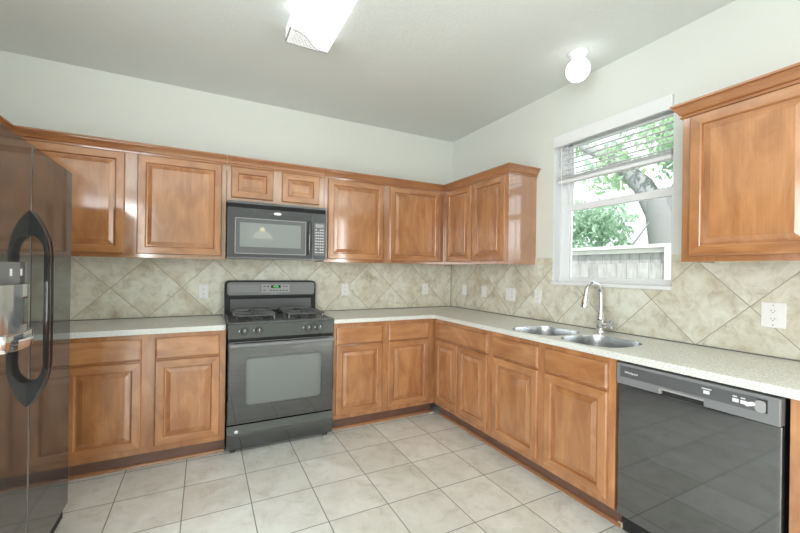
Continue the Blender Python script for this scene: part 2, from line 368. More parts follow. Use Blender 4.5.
# ------------------------------------------------------------------ cabinets
def door_mb(u0, u1, z0, z1, y):
    """raised-panel door whose back lies at depth y (local, outward is -y): frame and panel"""
    def loop(i, d): return [(u0+i, y-d, z0+i), (u1-i, y-d, z0+i), (u1-i, y-d, z1-i), (u0+i, y-d, z1-i)]
    def rings(specs, closed_front):
        V = []; Fc = []; MI = []
        for (i, d) in specs: V += loop(i, d)
        for k in range(len(specs)-1):
            for e in range(4):
                Fc.append((4*k+e, 4*k+(e+1) % 4, 4*k+4+(e+1) % 4, 4*k+4+e)); MI.append(0 if e in (1, 3) else 1)
        Fc.append((3, 2, 1, 0) if True else None); MI.append(0)
        if closed_front: L = 4*(len(specs)-1); Fc.append((L, L+1, L+2, L+3)); MI.append(0)
        return V, Fc, MI
    st = min(.056, .26*min(u1-u0, z1-z0))
    f = MB(); V, Fc, MI = rings([(0, 0), (0, .013), (.0025, .017), (.006, .019), (st-.009, .019), (st-.005, .0165), (st-.002, .009), (st, .003)], False)
    f.add(V, Fc); f.mi = MI
    p = MB(); ch = min(.024, .3*st+.006)
    V, Fc, MI = rings([(st-.003, .002), (st-.003, .0045), (st+.006, .0045), (st+.007, .0065), (st+.007+ch, .0150), (st+.009+ch, .0170)], True)
    p.add(V, Fc)
    return f, p
def add_door(par, u0, u1, z0, z1, y):
    f, p = door_mb(u0, u1, z0, z1, y); d = f.build('door', [W_V, W_H], par); p.build('raised_panel', W_V, d)
def add_drawer(par, u0, u1, z0, z1, y, name='drawer_front'):
    V = []; Fc = []
    for (i, d) in ((0, 0), (0, .011), (.003, .015), (.011, .019)): V += [(u0+i, y-d, z0+i), (u1-i, y-d, z0+i), (u1-i, y-d, z1-i), (u0+i, y-d, z1-i)]
    for k in range(3):
        for e in range(4): Fc.append((4*k+e, 4*k+(e+1) % 4, 4*k+4+(e+1) % 4, 4*k+4+e))
    Fc += [(3, 2, 1, 0), (12, 13, 14, 15)]
    MB().add(V, Fc).build(name, W_H, par)
CROWN = [(0, 2.108), (.009, 2.108), (.010, 2.116), (.004, 2.119), (.005, 2.123), (.013, 2.126), (.016, 2.134), (.024, 2.146), (.033, 2.155), (.038, 2.159), (.032, 2.162), (.033, 2.166), (.042, 2.168), (.042, 2.178), (0, 2.178)]
def crown_run(mb, p0, p1, out, k0, k1):
    """sweep the crown profile from p0 to p1 in plan; out = outward dir; k = mitre (+1 outside, -1 inside, 0 straight)"""
    p0, p1, out = Vector((*p0, 0)), Vector((*p1, 0)), Vector((*out, 0)); d = (p1-p0).normalized(); n = len(CROWN)
    V = [p0+out*a-d*(k0*a)+Vector((0, 0, z)) for a, z in CROWN]+[p1+out*a+d*(k1*a)+Vector((0, 0, z)) for a, z in CROWN]
    Fc = [(i, (i+1) % n, n+(i+1) % n, n+i) for i in range(n)]+[tuple(range(n))[::-1], tuple(range(n, 2*n))]
    bm = bmesh.new(); vs = [bm.verts.new(v) for v in V]
    for f in Fc: bm.faces.new([vs[i] for i in f])
    bmesh.ops.recalc_face_normals(bm, faces=bm.faces); mb.addbm(bm, 0, False)
UD, UZ0, UZ1 = .308, 1.3765, 2.113
def upper(label, loc, rot, w, doors, z0=UZ0, dz=(1.405, 2.103), k=(0, 0), ret=(False, False), depth=UD, group='maple upper cabinets', u_start=0):
    t = thing('upper_cabinet', label, 'cabinet', (loc[0], loc[1], z0), rot, group)
    L = lambda z: z-z0
    b = MB()
    b.box(0, w, -depth, -depth+.019, L(z0), L(UZ1), .0015)                 # face frame
    b.box(0, .016, -depth+.019, -.001, L(z0), L(UZ1)).box(w-.016, w, -depth+.019, -.001, L(z0), L(UZ1))
    b.box(.016, w-.016, -depth+.019, -.001, L(z0)+.02, L(z0)+.036).box(.016, w-.016, -depth+.019, -.001, L(UZ1)-.016, L(UZ1)).box(.016, w-.016, -.014, -.001, L(z0)+.036, L(UZ1)-.016)
    b.build('carcass', W_SIDE, t)
    for (a, c) in doors: add_door(t, a, c, L(dz[0]), L(dz[1]), -depth)
    m = MB(); crown_run(m, (u_start, -depth), (w, -depth), (0, -1), 1 if ret[0] else k[0], 1 if ret[1] else k[1])
    if ret[0]: crown_run(m, (0, -.001), (0, -depth), (-1, 0), 0, 1)
    if ret[1]: crown_run(m, (w, -depth), (w, -.001), (1, 0), 1, 0)
    for v in m.v: v.z -= z0
    m.build('crown_molding', W_TRIM, t)
    return t
R90 = math.pi/2
def dx(x0, L): return [(a-x0, b-x0) for a, b in L]
x0 = -3.577
upper('long maple wall cabinet with two doors between the refrigerator and microwave', (x0, 0), 0, x0*-1-2.335, dx(x0, [(-3.512, -2.977), (-2.905, -2.367)]), k=(-1, 0))
x0 = -2.333
upper('short maple wall cabinet with two small doors above the microwave', (x0, 0), 0, .767, dx(x0, [(-2.303, -1.990), (-1.921, -1.610)]), z0=1.828, dz=(1.863, 2.103))
x0 = -1.564
upper('maple wall cabinet with two doors right of the microwave', (x0, 0), 0, 1.2545, dx(x0, [(-1.532, -1.000), (-.931, -.380)]), k=(0, -1))
upper('maple corner wall cabinet on the window wall, reaching the window', (0, -.0005), -R90, 1.2225, [(.352, .753), (.772, 1.190)], k=(-1, 0), ret=(False, True), u_start=UD)
upper('maple wall cabinet right of the window, above the dishwasher', (0, -2.467), -R90, .978, [(.038, .508), (.526, .945)], ret=(True, False))
upper('maple wall cabinet above the refrigerator at the left edge', (XL, -1.95), R90, 1.640, [(.05, .80), (.85, 1.58)], z0=1.86, dz=(1.89, 2.103), k=(0, -1), depth=.3225)

BD, BZ0, BZ1 = .604, .105, .8775
def base(label, loc, rot, w, doors, drawers, kick=(0, None), z=(.140, .697), dz=(.709, .847), face=(0, None), drawer_name='drawer_front', shoe=True):
    t = thing('base_cabinet', label, 'cabinet', (loc[0], loc[1], 0), rot, 'maple base cabinets')
    fe = face[1] if face[1] is not None else w
    b = MB(); b.box(face[0], fe, -BD, -BD+.019, BZ0, BZ1, .0015)
    b.box(0, .016, -BD+.019, -.012, BZ0, BZ1).box(w-.016, w, -BD+.019, -.012, BZ0, BZ1).box(.016, w-.016, -BD+.019, -.012, BZ0, BZ0+.016).box(.016, w-.016, -.03, -.012, BZ0+.016, BZ1)
    b.build('carcass', W_V, t)
    for a, c in doors: add_door(t, a, c, *z, -BD)
    for a, c in drawers: add_drawer(t, a, c, *dz, -BD, drawer_name)
    k1 = kick[1] if kick[1] is not None else w
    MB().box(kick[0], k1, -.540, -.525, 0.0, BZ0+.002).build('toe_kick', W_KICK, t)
    if shoe:
        m = MB(); q = [(-.540, .0)]+[(-.540-.016*math.sin(a), .016*math.cos(a)) for a in [R90-R90*i/4 for i in range(5)]]
        q = [(-.540, 0)]+[(-.540-.017*math.cos(R90*i/4), .019*math.sin(R90*i/4)) for i in range(5)]
        m.prism(q, 'x', kick[0], k1, 0, False).build('shoe_molding', W_SHOE, t)
    return t
x0 = -3.88
base('maple base cabinet with two doors between refrigerator and range', (x0, 0), 0, -2.338-x0, dx(x0, [(-3.214, -2.830), (-2.757, -2.376)]), dx(x0, [(-3.214, -2.830), (-2.757, -2.376)]), z=(.145, .700), dz=(.710, .849))
x0 = -1.557
base('maple base cabinet with two doors right of the range', (x0, 0), 0, .951, dx(x0, [(-1.535, -1.130), (-1.073, -.670)]), dx(x0, [(-1.535, -1.130), (-1.073, -.670)]), z=(.142, .700), kick=(0, .951+.012), face=(0, .951+.014))
base('maple corner base cabinet with one wide drawer over two narrow doors', (0, -.625), -R90, .750, [(.015, .351), (.365, .720)], [(.013, .720)])
base('maple sink base cabinet with two doors beside the dishwasher', (0, -1.377), -R90, .946, [(.029, .446), (.501, .908)], [(.030, .446), (.501, .908)], drawer_name='false_drawer_front')
base('maple base cabinet at the right edge, past the dishwasher', (0, -2.968), -R90, .48, [(.05, .44)], [(.05, .44)])

# ------------------------------------------------------------------ counters
def plate(outer, holes, z0, z1, front):
    bm = bmesh.new(); edges = []
    for lp in [outer]+holes:
        vs = [bm.verts.new((x, y, z1)) for x, y in lp]
        edges += [bm.edges.new((vs[i], vs[(i+1) % len(vs)])) for i in range(len(vs))]
    bmesh.ops.triangle_fill(bm, use_beauty=True, use_dissolve=False, edges=edges)
    for f in bm.faces:
        if f.normal.z < 0: f.normal_flip()
    r = bmesh.ops.extrude_face_region(bm, geom=list(bm.faces))
    for v in [g for g in r['geom'] if isinstance(g, bmesh.types.BMVert)]: v.co.z = z0
    bmesh.ops.recalc_face_normals(bm, faces=bm.faces)
    sel = [e for e in bm.edges if all(front(v.co) for v in e.verts) and abs(e.verts[0].co.z-e.verts[1].co.z) < 1e-6]
    if sel: bmesh.ops.bevel(bm, geom=sel, offset=.010, segments=3, affect='EDGES', profile=.5, clamp_overlap=True)
    return bm
CT0, CT1, CF = .8785, .914, -.630
def superoval(cx, cy, ax, ay, n=40, p=3.0):
    P = []
    for k in range(n):
        a = 2*math.pi*k/n; c, s_ = math.cos(a), math.sin(a)
        P.append((cx+ax*math.copysign(abs(c)**(2/p), c), cy+ay*math.copysign(abs(s_)**(2/p), s_)))
    return P
BOWLS = [(-.398, -1.685, .192, .190), (-.398, -2.090, .192, .190)]
outer = [(-1.560, -.010), (-1.560, CF), (CF-.02, CF), (CF, CF-.02), (CF, -3.45), (-.010, -3.45), (-.010, -.010)]
bm = plate(outer, [superoval(*b) for b in BOWLS], CT0, CT1, lambda c: (abs(c.y-CF) < .03 and c.x < CF+.001) or (abs(c.x-CF) < .03 and c.y < CF+.001 and c.y > -3.46))
t = thing('countertop', 'long L-shaped pale granite countertop with the sink', 'countertop', (-.63, -.63, CT0))
MB().addbm(bm).build('slab', GRANITE, t, t.location)
MB().box(-1.56, -.0085, -.0135, -.0085, CT1, CT1+.006).box(-.0135, -.0085, -3.45, -.0135, CT1, CT1+.006).build('caulk_line', CAULK, t, t.location)
outer = [(-3.89, -.010), (-3.89, CF)]+[(-2.335-.035+.035*math.sin(a), CF+.035-.035*math.cos(a)) for a in [R90*i/6 for i in range(7)]]+[(-2.335, -.010)]
bm = plate(outer, [], CT0, CT1, lambda c: c.y < CF+.04)
t = thing('countertop', 'short pale granite countertop left of the range', 'countertop', (-3.0, -.63, CT0))
MB().addbm(bm).build('slab', GRANITE, t, t.location)
MB().box(-3.89, -2.338, -.0135, -.0085, CT1, CT1+.006).build('caulk_line', CAULK, t, t.location)

# ------------------------------------------------------------------ sink and faucet
t = thing('sink', 'double-bowl stainless steel sink set in the granite below the window', 'sink', (-.37, -1.91, .72))
for b in BOWLS:
    m = MB(); lv = [(1.0, .9135), (.995, .905), (.985, .86), (.96, .78), (.90, .735), (.75, .722), (.35, .718), (.12, .716)]
    V = []; Fc = []; n = 40
    for s_, z in lv: V += [(x, y, z) for x, y in superoval(b[0], b[1], (b[2]-.0005)*s_, (b[3]-.0005)*s_, n)]
    for i in range(len(lv)-1):
        for k in range(n): Fc.append((i*n+k, i*n+(k+1) % n, (i+1)*n+(k+1) % n, (i+1)*n+k))
    Fc.append(tuple((len(lv)-1)*n+k for k in range(n)))
    o_ = len(V)    # outside skin
    for s_, z in [(1.0, .9135), (1.0, .88), (.99, .75), (.9, .72), (.5, .712)]: V += [(x, y, z) for x, y in superoval(b[0], b[1], (b[2]-.0003)*s_, (b[3]-.0003)*s_, n)]
    for i in range(4):
        for k in range(n): Fc.append((o_+i*n+k, o_+(i+1)*n+k, o_+(i+1)*n+(k+1) % n, o_+i*n+(k+1) % n))
    Fc.append(tuple(o_+4*n+k for k in range(n))[::-1])
    bw = m.add(V, Fc, 0, True).build('bowl', STEEL, t, t.location)
    MB().lathe((b[0]+.02, b[1], .7165), [(.001, .0), (.04, .0), (.042, .003), (.036, .004), (.03, .001), (.001, .001)]).build('drain', CHROME, bw, t.location)
t = thing('faucet', 'chrome gooseneck pull-down faucet behind the sink', 'faucet', (-.088, -1.877, CT1)); fo = t.location
MB().lathe((-.088, -1.877, CT1), [(.001, 0), (.030, 0), (.030, .006), (.024, .014), (.025, .03), (.024, .075), (.027, .08), (.027, .1), (.022, .11), (.018, .14), (.001, .14)]).build('base', CHROME, t, fo)
path = [(-.088, -1.877, 1.03), (-.087, -1.877, 1.10), (-.088, -1.877, 1.16)]
for k in range(1, 13):
    a = math.pi*k/12*.93; path.append((-.160+.072*math.cos(a), -1.877+.006*k/12, 1.165+.078*math.sin(a)))
sp = MB().tube(path, .0145, 14).build('spout', CHROME, t, fo)
e = Vector(path[-1])
MB().tube([e+Vector((.001, 0, .004)), e+Vector((-.003, 0, -.02)), e+Vector((-.008, 0, -.05)), e+Vector((-.013, 0, -.085)), e+Vector((-.015, 0, -.10))], [.0155, .0165, .021, .028, .024], 16).build('spray_head', CHROME, sp, fo)
hd = MB().tube([(-.088, -1.895, .962), (-.088, -1.925, .962), (-.088, -1.945, .964)], [.017, .017, .022], 14)
hd.tube([(-.09, -1.94, .962), (-.098, -1.955, .978), (-.110, -1.968, 1.005)], [.016, .013, .009], 12)
hd.tube([(-.088, -1.94, .966), (-.092, -1.957, .950), (-.096, -1.966, .942)], [.016, .013, .010], 12)
hd.build('handle', CHROME, t, fo)

# ------------------------------------------------------------------ gas range
RX0, RX1 = -2.330, -1.568
t = thing('gas_range', 'black freestanding gas range below the microwave', 'range', ((RX0+RX1)/2, -.33, 0)); ro = t.location
b = MB().box(RX0+.004, RX1-.004, -.615, -.03, .055, .90, .004)
b.build('body', BLACK_APPL, t, ro)
ck = MB().box(RX0, RX1, -.635, -.10, .900, .921, .006)
ck.box(RX0, RX1, -.645, -.60, .917, .929, .005).box(RX0, RX0+.022, -.62, -.10, .917, .929, .004).box(RX1-.022, RX1, -.62, -.10, .917, .929, .004)
ck.build('cooktop', BLACK_SATIN, t, ro)
for gx in (-2.135, -1.765):
    for gy in (-.245, -.475):
        MB().lathe((gx, gy, .9205), [(.001, 0), (.062, 0), (.062, .004), (.045, .008), (.045, .016), (.001, .016)]).lathe((gx, gy, .9365), [(.001, 0), (.036, 0), (.038, .004), (.03, .008), (.001, .009)]).build('burner', IRON, t, ro)
    g = MB(); r_ = .0072; zt = .966; X0, X1, Y0, Y1 = gx-.145, gx+.145, -.60+.03, -.135
    rp = rrect(X0, X1, Y0, Y1, .04, 4); g.tube([(x, y, zt) for x, y in rp]+[(rp[0][0], rp[0][1], zt)], r_, 8)
    ym = (Y0+Y1)/2; g.tube([(X0, ym, zt), (X1, ym, zt)], r_, 8)
    for cy_ in (-.245, -.475):
        for a in range(4):
            d = Vector((math.cos(a*R90), math.sin(a*R90), 0)); c = Vector((gx, cy_, zt)); far = .140 if a % 2 == 0 else .105
            g.tube([c+d*far, c+d*.06+Vector((0, 0, .003)), c+d*.028+Vector((0, 0, .003))], r_, 8)
    for fx in (X0+.015, X1-.015):
        for fy in (Y0+.015, Y1-.015, ym): g.tube([(fx, fy, zt), (fx, fy, .921)], .006, 8)
    g.build('grate', IRON, t, ro)
# backguard: rounded outline
bgd = MB().prism(rrect(RX0+.002, RX1-.002, .905, 1.207, .035), 'y', -.028, -.085, 0, True)
bg_ = bgd.build('backguard', BLACK_MATT, t, ro)
cp = MB().prism(rrect(RX0+.02, RX1-.02, 1.085, 1.192, .02), 'y', -.085, -.108, 0, True, .0).build('console_face', GREY_PANEL, bg_, ro)
MB().box(RX0+.045, RX1-.045, -.0865, -.084, .955, 1.05, .001).build('splash_panel', BLACK_SATIN, bg_, ro)
MB().box(RX0+.03, RX1-.03, -.100, -.084, 1.062, 1.084, .004).build('vent_slot', BLACK_MATT, bg_, ro)
MB().box(-2.045, -1.808, -.1095, -.107, 1.105, 1.175, .0006).build('clock_panel', GREY_PLAS, bg_, ro)
MB().box(-2.292, -2.06, -.1092, -.107, 1.110, 1.170, .0006).build('printed_panel', simple('mid_grey_panel', (.25, .255, .26), .35), bg_, ro)
MB().box(-1.965, -1.885, -.1105, -.109, 1.143, 1.169).build('clock_display', BLACK_MATT, bg_, ro)
text_mesh('clock_digits', '4:05', .026, LCD, on_back(-1.925, -.1112, 1.156), bg_, ro)
for bx_, bz_ in [(-2.02, 1.158), (-1.99, 1.158), (-2.02, 1.122), (-1.965, 1.122), (-1.94, 1.122), (-1.915, 1.122), (-1.885, 1.122), (-1.86, 1.158), (-1.835, 1.158), (-1.86, 1.122), (-1.833, 1.122)]: MB().box(bx_-.008, bx_+.008, -.1105, -.109, bz_-.004, bz_+.004).build('button', DARKPRINT, bg_, ro)
m = MB().box(-1.965, -1.905, -.1095, -.107, 1.090, 1.099); m.build('badge', SILVER, bg_, ro)
# front control strip (slightly sloped)
poly = [(-.600, .812), (-.650, .812), (-.640, .918), (-.600, .918)]
cpn = MB().prism(poly, 'x', RX0, RX1, 0, False, .004).build('control_panel', BLACK_APPL, t, ro)
for kx in (-2.222, -2.125, -1.772, -1.685):
    k = MB().lathe((kx, -.646, .866), [(.001, .002), (.026, .002), (.026, -.004), (.021, -.008), (.0195, -.026), (.016, -.029), (.001, -.029)], 'y')
    k.box(kx-.005, kx+.005, -.682, -.672, .846, .886, .002).box(kx-.001, kx+.001, -.6835, -.6815, .868, .884, 0, 1).build('knob', [IRON, PRINT], cpn, ro)
    MB().box(kx-.036, kx-.03, -.6505, -.644, .862, .872).build('dial_mark', PRINT, cpn, ro)
MB().box(RX0+.006, RX1-.006, -.63, -.60, .797, .812).build('vent_gap', BLACK_MATT, t, ro)
od = MB().box(RX0+.002, RX1-.002, -.655, -.618, .213, .795, .008).build('oven_door', BLACK_APPL, t, ro)
MB().prism(rrect(-2.212, -1.668, .338, .678, .03), 'y', -.6575, -.654, 0, False).build('window_border', BLACK_SATIN, od, ro)
MB().prism(rrect(-2.202, -1.678, .348, .668, .025), 'y', -.659, -.656, 0, False).build('window', GLASS_DK, od, ro)
hp = [(RX0+.018+ (RX1-RX0-.036)*i/16, -.690-.010*math.sin(math.pi*i/16), .772) for i in range(17)]
h = MB().tube(hp, .0155, 12)
for hx in (RX0+.03, RX1-.03): h.box(hx-.014, hx+.014, -.692, -.650, .760, .784, .005)
h.build('handle', GREY_PANEL, od, ro)
dr = [(-.615, .030), (-.632, .030), (-.645, .055), (-.652, .10), (-.654, .135), (-.648, .165), (-.640, .190), (-.638, .200), (-.615, .200)]
drw = MB().prism(dr, 'x', RX0+.002, RX1-.002, 0, True).build('storage_drawer', BLACK_APPL, t, ro)
MB().lathe((-2.267, -.6495, .160), [(.001, 0), (.011, 0), (.012, -.003), (.008, -.0045), (.001, -.004)], 'y').build('badge', SILVER, drw, ro)
MB().box(RX0+.006, RX1-.006, -.615, -.60, .198, .214).build('drawer_gap', BLACK_MATT, t, ro)
for fx in (RX0+.045, RX1-.045):
    for fy in (-.59, -.08): MB().lathe((fx, fy, 0), [(.001, 0), (.018, 0), (.018, .012), (.010, .016), (.010, .056), (.001, .056)], 'z', 14).build('foot', IRON, t, ro)

# ------------------------------------------------------------------ microwave
t = thing('microwave', 'black over-the-range microwave hung above the gas range', 'microwave', (-1.95, -.2, 1.392)); mo = t.location
MX0, MX1, MZ0, MZ1 = -2.331, -1.5695, 1.392, 1.8255
MB().box(MX0, MX1, -.372, -.009, MZ0+.004, MZ1, .003).build('body', BLACK_APPL, t, mo)
g = MB().box(MX0, MX1, -.405, -.372, 1.805, MZ1, .003)
g.box(MX0, MX1, -.382, -.372, 1.778, 1.805)
for k in range(3): g.box(MX0+.004, MX1-.004, -.392, -.380, 1.781+.008*k, 1.784+.008*k)
g.build('vent_grille', [BLACK_MATT], t, mo)
MB().box(MX0, MX1, -.4055, -.372, 1.806, MZ1+.0005, .003).build('top_lip', BLACK_SATIN, t, mo)
mw_face = simple('charcoal_gloss', (.06, .062, .066), .16, ior=1.6)
md = MB().box(MX0, -1.690, -.400, -.372, MZ0+.006, 1.778, .004).build('door', mw_face, t, mo)
MB().prism(rrect(-2.278, -1.738, 1.424, 1.700, .008, 3), 'y', -.4025, -.399, 0, False).build('window_trim', GREY_PLAS, md, mo)
MB().prism(rrect(-2.272, -1.744, 1.430, 1.694, .006, 3), 'y', -.4035, -.400, 0, False).build('window_border', BLACK_SATIN, md, mo)
MB().prism(rrect(-2.243, -1.781, 1.478, 1.664, .004, 3), 'y', -.4045, -.401, 0, False).build('window', GLASS_MW, md, mo)
MB().lathe((-1.966, -.3985, 1.747), [(.001, 0), (1, 0), (1, -.002), (.9, -.003), (.001, -.0035)], 'y', 28)
bd = MB().lathe((0, 0, 0), [(.0005, 0), (.030, 0), (.030, -.0025), (.027, -.004), (.0005, -.0045)], 'y', 28)
for v in bd.v: v.z *= .42; v += Vector((-1.966, -.399, 1.747))
bd.build('badge', SILVER, md, mo)
MB().tube([(-1.716, -.398, 1.698), (-1.716, -.424, 1.688), (-1.716, -.430, 1.66), (-1.716, -.430, 1.47), (-1.716, -.424, 1.445), (-1.716, -.398, 1.436)], .0105, 10).build('handle', BLACK_APPL, md, mo)
cp = MB().box(-1.688, MX1, -.400, -.372, MZ0+.006, 1.778, .004).build('control_panel', mw_face, t, mo)
MB().box(-1.672, -1.580, -.4015, -.399, 1.425, 1.700, .001).build('keypad_face', BLACK_SATIN, cp, mo)
MB().box(-1.660, -1.592, -.4025, -.401, 1.660, 1.688).build('display', GREY_PLAS, cp, mo)
kp = MB()
for r_ in range(9):
    for c in range(4):
        if (r_ in (0, 7)) and c == 1: continue
        kx = -1.654+.019*c; kz = 1.640-.0235*r_; kp.box(kx-.006, kx+.006, -.4022, -.401, kz-.0045, kz+.0045)
kp.build('keypad', PRINT, cp, mo)
MB().box(MX0, MX1, -.398, -.02, MZ0-.002, MZ0+.006, .001).build('underside', GREY_PANEL, t, mo)
MB().box(-1.66, -1.62, -.30, -.26, MZ0-.006, MZ0).build('light_cover', PLASTIC_W, t, mo)

# ------------------------------------------------------------------ dishwasher
t = thing('dishwasher', 'black front-control dishwasher right of the sink cabinet', 'dishwasher', (-.33, -2.648, 0)); do = t.location
DY0, DY1 = -2.342, -2.952
MB().box(-.595, -.03, DY1+.004, DY0-.004, .10, .868, .003).build('tub', BLACK_MATT, t, do)
dd = MB().box(-.615, -.590, DY1, DY0, .105, .764, .005).build('door_panel', simple('black_dishwasher_enamel', (.040, .042, .045), .045, ior=2.2), t, do)
# control panel with a pocket handle cut in its lower edge
cpoly = MB()
cpoly.box(-.632, -.590, DY0, DY0-.205, .766, .869, .005).box(-.632, -.590, DY0-.372, DY1, .766, .869, .005).box(-.632, -.590, DY0-.203, DY0-.374, .792, .869, .003)
cpoly.box(-.600, -.590, DY0-.203, DY0-.374, .766, .795)
cp = cpoly.build('control_panel', GREY_PANEL, t, do)
MB().box(-.6338, -.620, DY0-.203, DY0-.374, .787, .794, .002).box(-.634, -.618, DY0-.199, DY0-.207, .769, .792, .002).build('pocket_handle', GREY_PLAS, cp, do)
MB().box(-.612, -.600, DY0-.204, DY0-.373, .764, .792).build('pocket_recess', BLACK_MATT, cp, do)
MB().box(-.6335, -.631, DY0-.020, DY1+.035, .803, .856, .001).build('console_inlay', BLACK_SATIN, cp, do)
MB().prism(rrect(-2.912, -2.880, .803, .847, .012, 4), 'x', -.6350, -.632).build('latch', GREY_PLAS, cp, do)
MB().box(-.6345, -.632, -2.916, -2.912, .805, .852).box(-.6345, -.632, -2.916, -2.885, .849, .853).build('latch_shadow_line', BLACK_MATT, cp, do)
text_mesh('maker_lettering', 'Whirlpool', .015, PRINT, on_right(-.6340, -2.416, .828), cp, do)
m = MB()
for k in range(12): m.box(-.6342, -.633, -2.402-.0068*k-.003, -2.402-.0068*k, .851, .854)
m.build('steam_vent', BLACK_MATT, cp, do)
for yy, zz, wy, wz in [(-2.726, .828, .022, .014), (-2.726, .842, .034, .004), (-2.822, .826, .020, .014), (-2.847, .825, .020, .014), (-2.820, .841, .014, .004), (-2.845, .840, .014, .004)]: MB().box(-.6345, -.633, yy-wy/2, yy+wy/2, zz-wz/2, zz+wz/2).build('button' if wz > .006 else 'button_print', PRINT, cp, do)
m = MB()
for k, yy in enumerate((-2.862, -2.868, -2.874)): m.lathe((-.6345, -2.858-.008*k, .822+.003*k), [(.0005, .001), (.007, .001), (.008, -.0005), (.0005, -.001)], 'x', 14)
m.build('cycle_lights', PRINT, cp, do)
MB().box(-.575, -.555, DY1+.005, DY0-.005, .012, .104, .003).build('kick_plate', BLACK_MATT, t, do)
for yy in (DY1+.04, DY0-.04): MB().lathe((-.545, yy, 0), [(.001, 0), (.016, 0), (.016, .01), (.008, .014), (.008, .104), (.001, .104)], 'z', 12).build('leveling_leg', IRON, t, do)

# ------------------------------------------------------------------ refrigerator
t = thing('refrigerator', 'tall black side-by-side refrigerator at the left edge', 'refrigerator', (-3.48, -1.435, 0)); fo = t.location
FY0, FYM, FY1, FX = -.972, -1.488, -1.895, -3.10
MB().box(-3.87, FX-.075, FY1+.005, FY0-.005, .03, 1.785, .006).build('cabinet', BLACK_SATIN, t, fo)
def fdoor(y0, y1, name):
    pl = [(FX-.072, y0), (FX-.005, y0), (FX-.0015, y0-.0015), (FX, y0-.005), (FX, y1+.005), (FX-.0015, y1+.0015), (FX-.005, y1), (FX-.072, y1)]
    return MB().prism(pl, 'z', .075, 1.797, 0, False).build(name, BLACK_DOOR, t, fo)
dfar = fdoor(FY0, FYM+.003, 'refrigerator_door'); dnear = fdoor(FYM-.003, FY1, 'freezer_door')
MB().box(FX-.06, FX-.015, FY1+.02, FY0-.02, .008, .068, .004).build('kick_grille', BLACK_MATT, t, fo)
for yy in (FY0-.03, FY1+.03): MB().box(FX-.09, FX-.03, yy-.025, yy+.025, 1.797, 1.812, .004).build('hinge_cover', BLACK_SATIN, t, fo)
def handle(y0, y1, par):
    o_, i_ = [], []
    N = 10; so = .064; zt0, zb0 = 1.535, .742
    a0 = math.radians(33); arch = []
    for k in range(N+1):
        a = a0+(R90-a0)*k/N; arch.append((so*(math.sin(a)-math.sin(a0))/(1-math.sin(a0)), .19*(math.cos(a0)-math.cos(a))/math.cos(a0)))
    o_ = [(FX+x, zt0-z) for x, z in arch]+[(FX+x, zb0+z) for x, z in arch[::-1]]
    inn = [(.047*math.sin(R90*k/N), .10+.075*(1-math.cos(R90*k/N))) for k in range(N+1)]
    i_ = [(FX+x, zt0-z) for x, z in inn]+[(FX+x, zb0+z) for x, z in inn[::-1]]
    n = len(o_); V = []; Fc = []
    bv = .006
    for (a, b_) in zip(o_, i_):
        V += [(a[0], y0-bv, a[1]), (a[0]-bv*.8, y0, a[1]), (b_[0], y0, b_[1]), (b_[0], y1, b_[1]), (a[0]-bv*.8, y1, a[1]), (a[0], y1+bv, a[1])]
    for k in range(n-1):
        for e in range(6): Fc.append((6*k+e, 6*k+(e+1) % 6, 6*k+6+(e+1) % 6, 6*k+6+e))
    Fc += [tuple(range(6))[::-1], tuple(6*(n-1)+e for e in range(6))]
    bm = bmesh.new(); vs = [bm.verts.new(v) for v in V]
    for f in Fc: bm.faces.new([vs[i] for i in f])
    bmesh.ops.recalc_face_normals(bm, faces=bm.faces)
    MB().addbm(bm, 0, True).build('handle', BLACK_HANDLE, par, fo)
handle(-1.446, -1.472, dfar); handle(-1.488, -1.514, dnear)
# ice and water dispenser, bulging from the freezer door
ds = MB(); yA, yB = -1.552, -1.830; ym = (yA+yB)/2
def arc(dep, n=10): return [(FX+dep*(max(0, math.sin(math.pi*k/n))**.28), yA+(yB-yA)*k/n) for k in range(n+1)]
ds.prism([(FX-.001, yA), *arc(.024)[1:-1], (FX-.001, yB)], 'z', 1.245, 1.325, 0, False, .002)
disp = ds.build('dispenser', simple('grey_control_face', (.12, .12, .125), .1, ior=1.8), t, fo)
MB().prism([(FX-.001, yA), *[(FX+.046*max(0, math.sin(math.pi*k/16))**.5, yA+(yB-yA)*k/16) for k in range(1, 16)], (FX-.001, yB)], 'z', 1.075, 1.245, 0, True).build('chute', simple('steel_grey_gloss', (.62, .63, .64), .12, metal=.9), disp, fo)
tr = [(FX-.001, yA+.005), *[(FX+.054*(math.sin(math.pi*k/10)**.3), yA+.005+(yB-yA-.01)*k/10) for k in range(1, 10)], (FX-.001, yB-.005)]
MB().prism(tr, 'z', 1.015, 1.075, 0, True, .004).build('drip_tray', CHROME, disp, fo)
MB().box(FX+.030, FX+.052, ym-.025, ym+.025, 1.10, 1.20, .006).build('paddle', BLACK_APPL, disp, fo)
MB().box(FX+.0215, FX+.0235, ym-.05, ym+.05, 1.275, 1.30).build('button_print', PRINT, disp, fo)

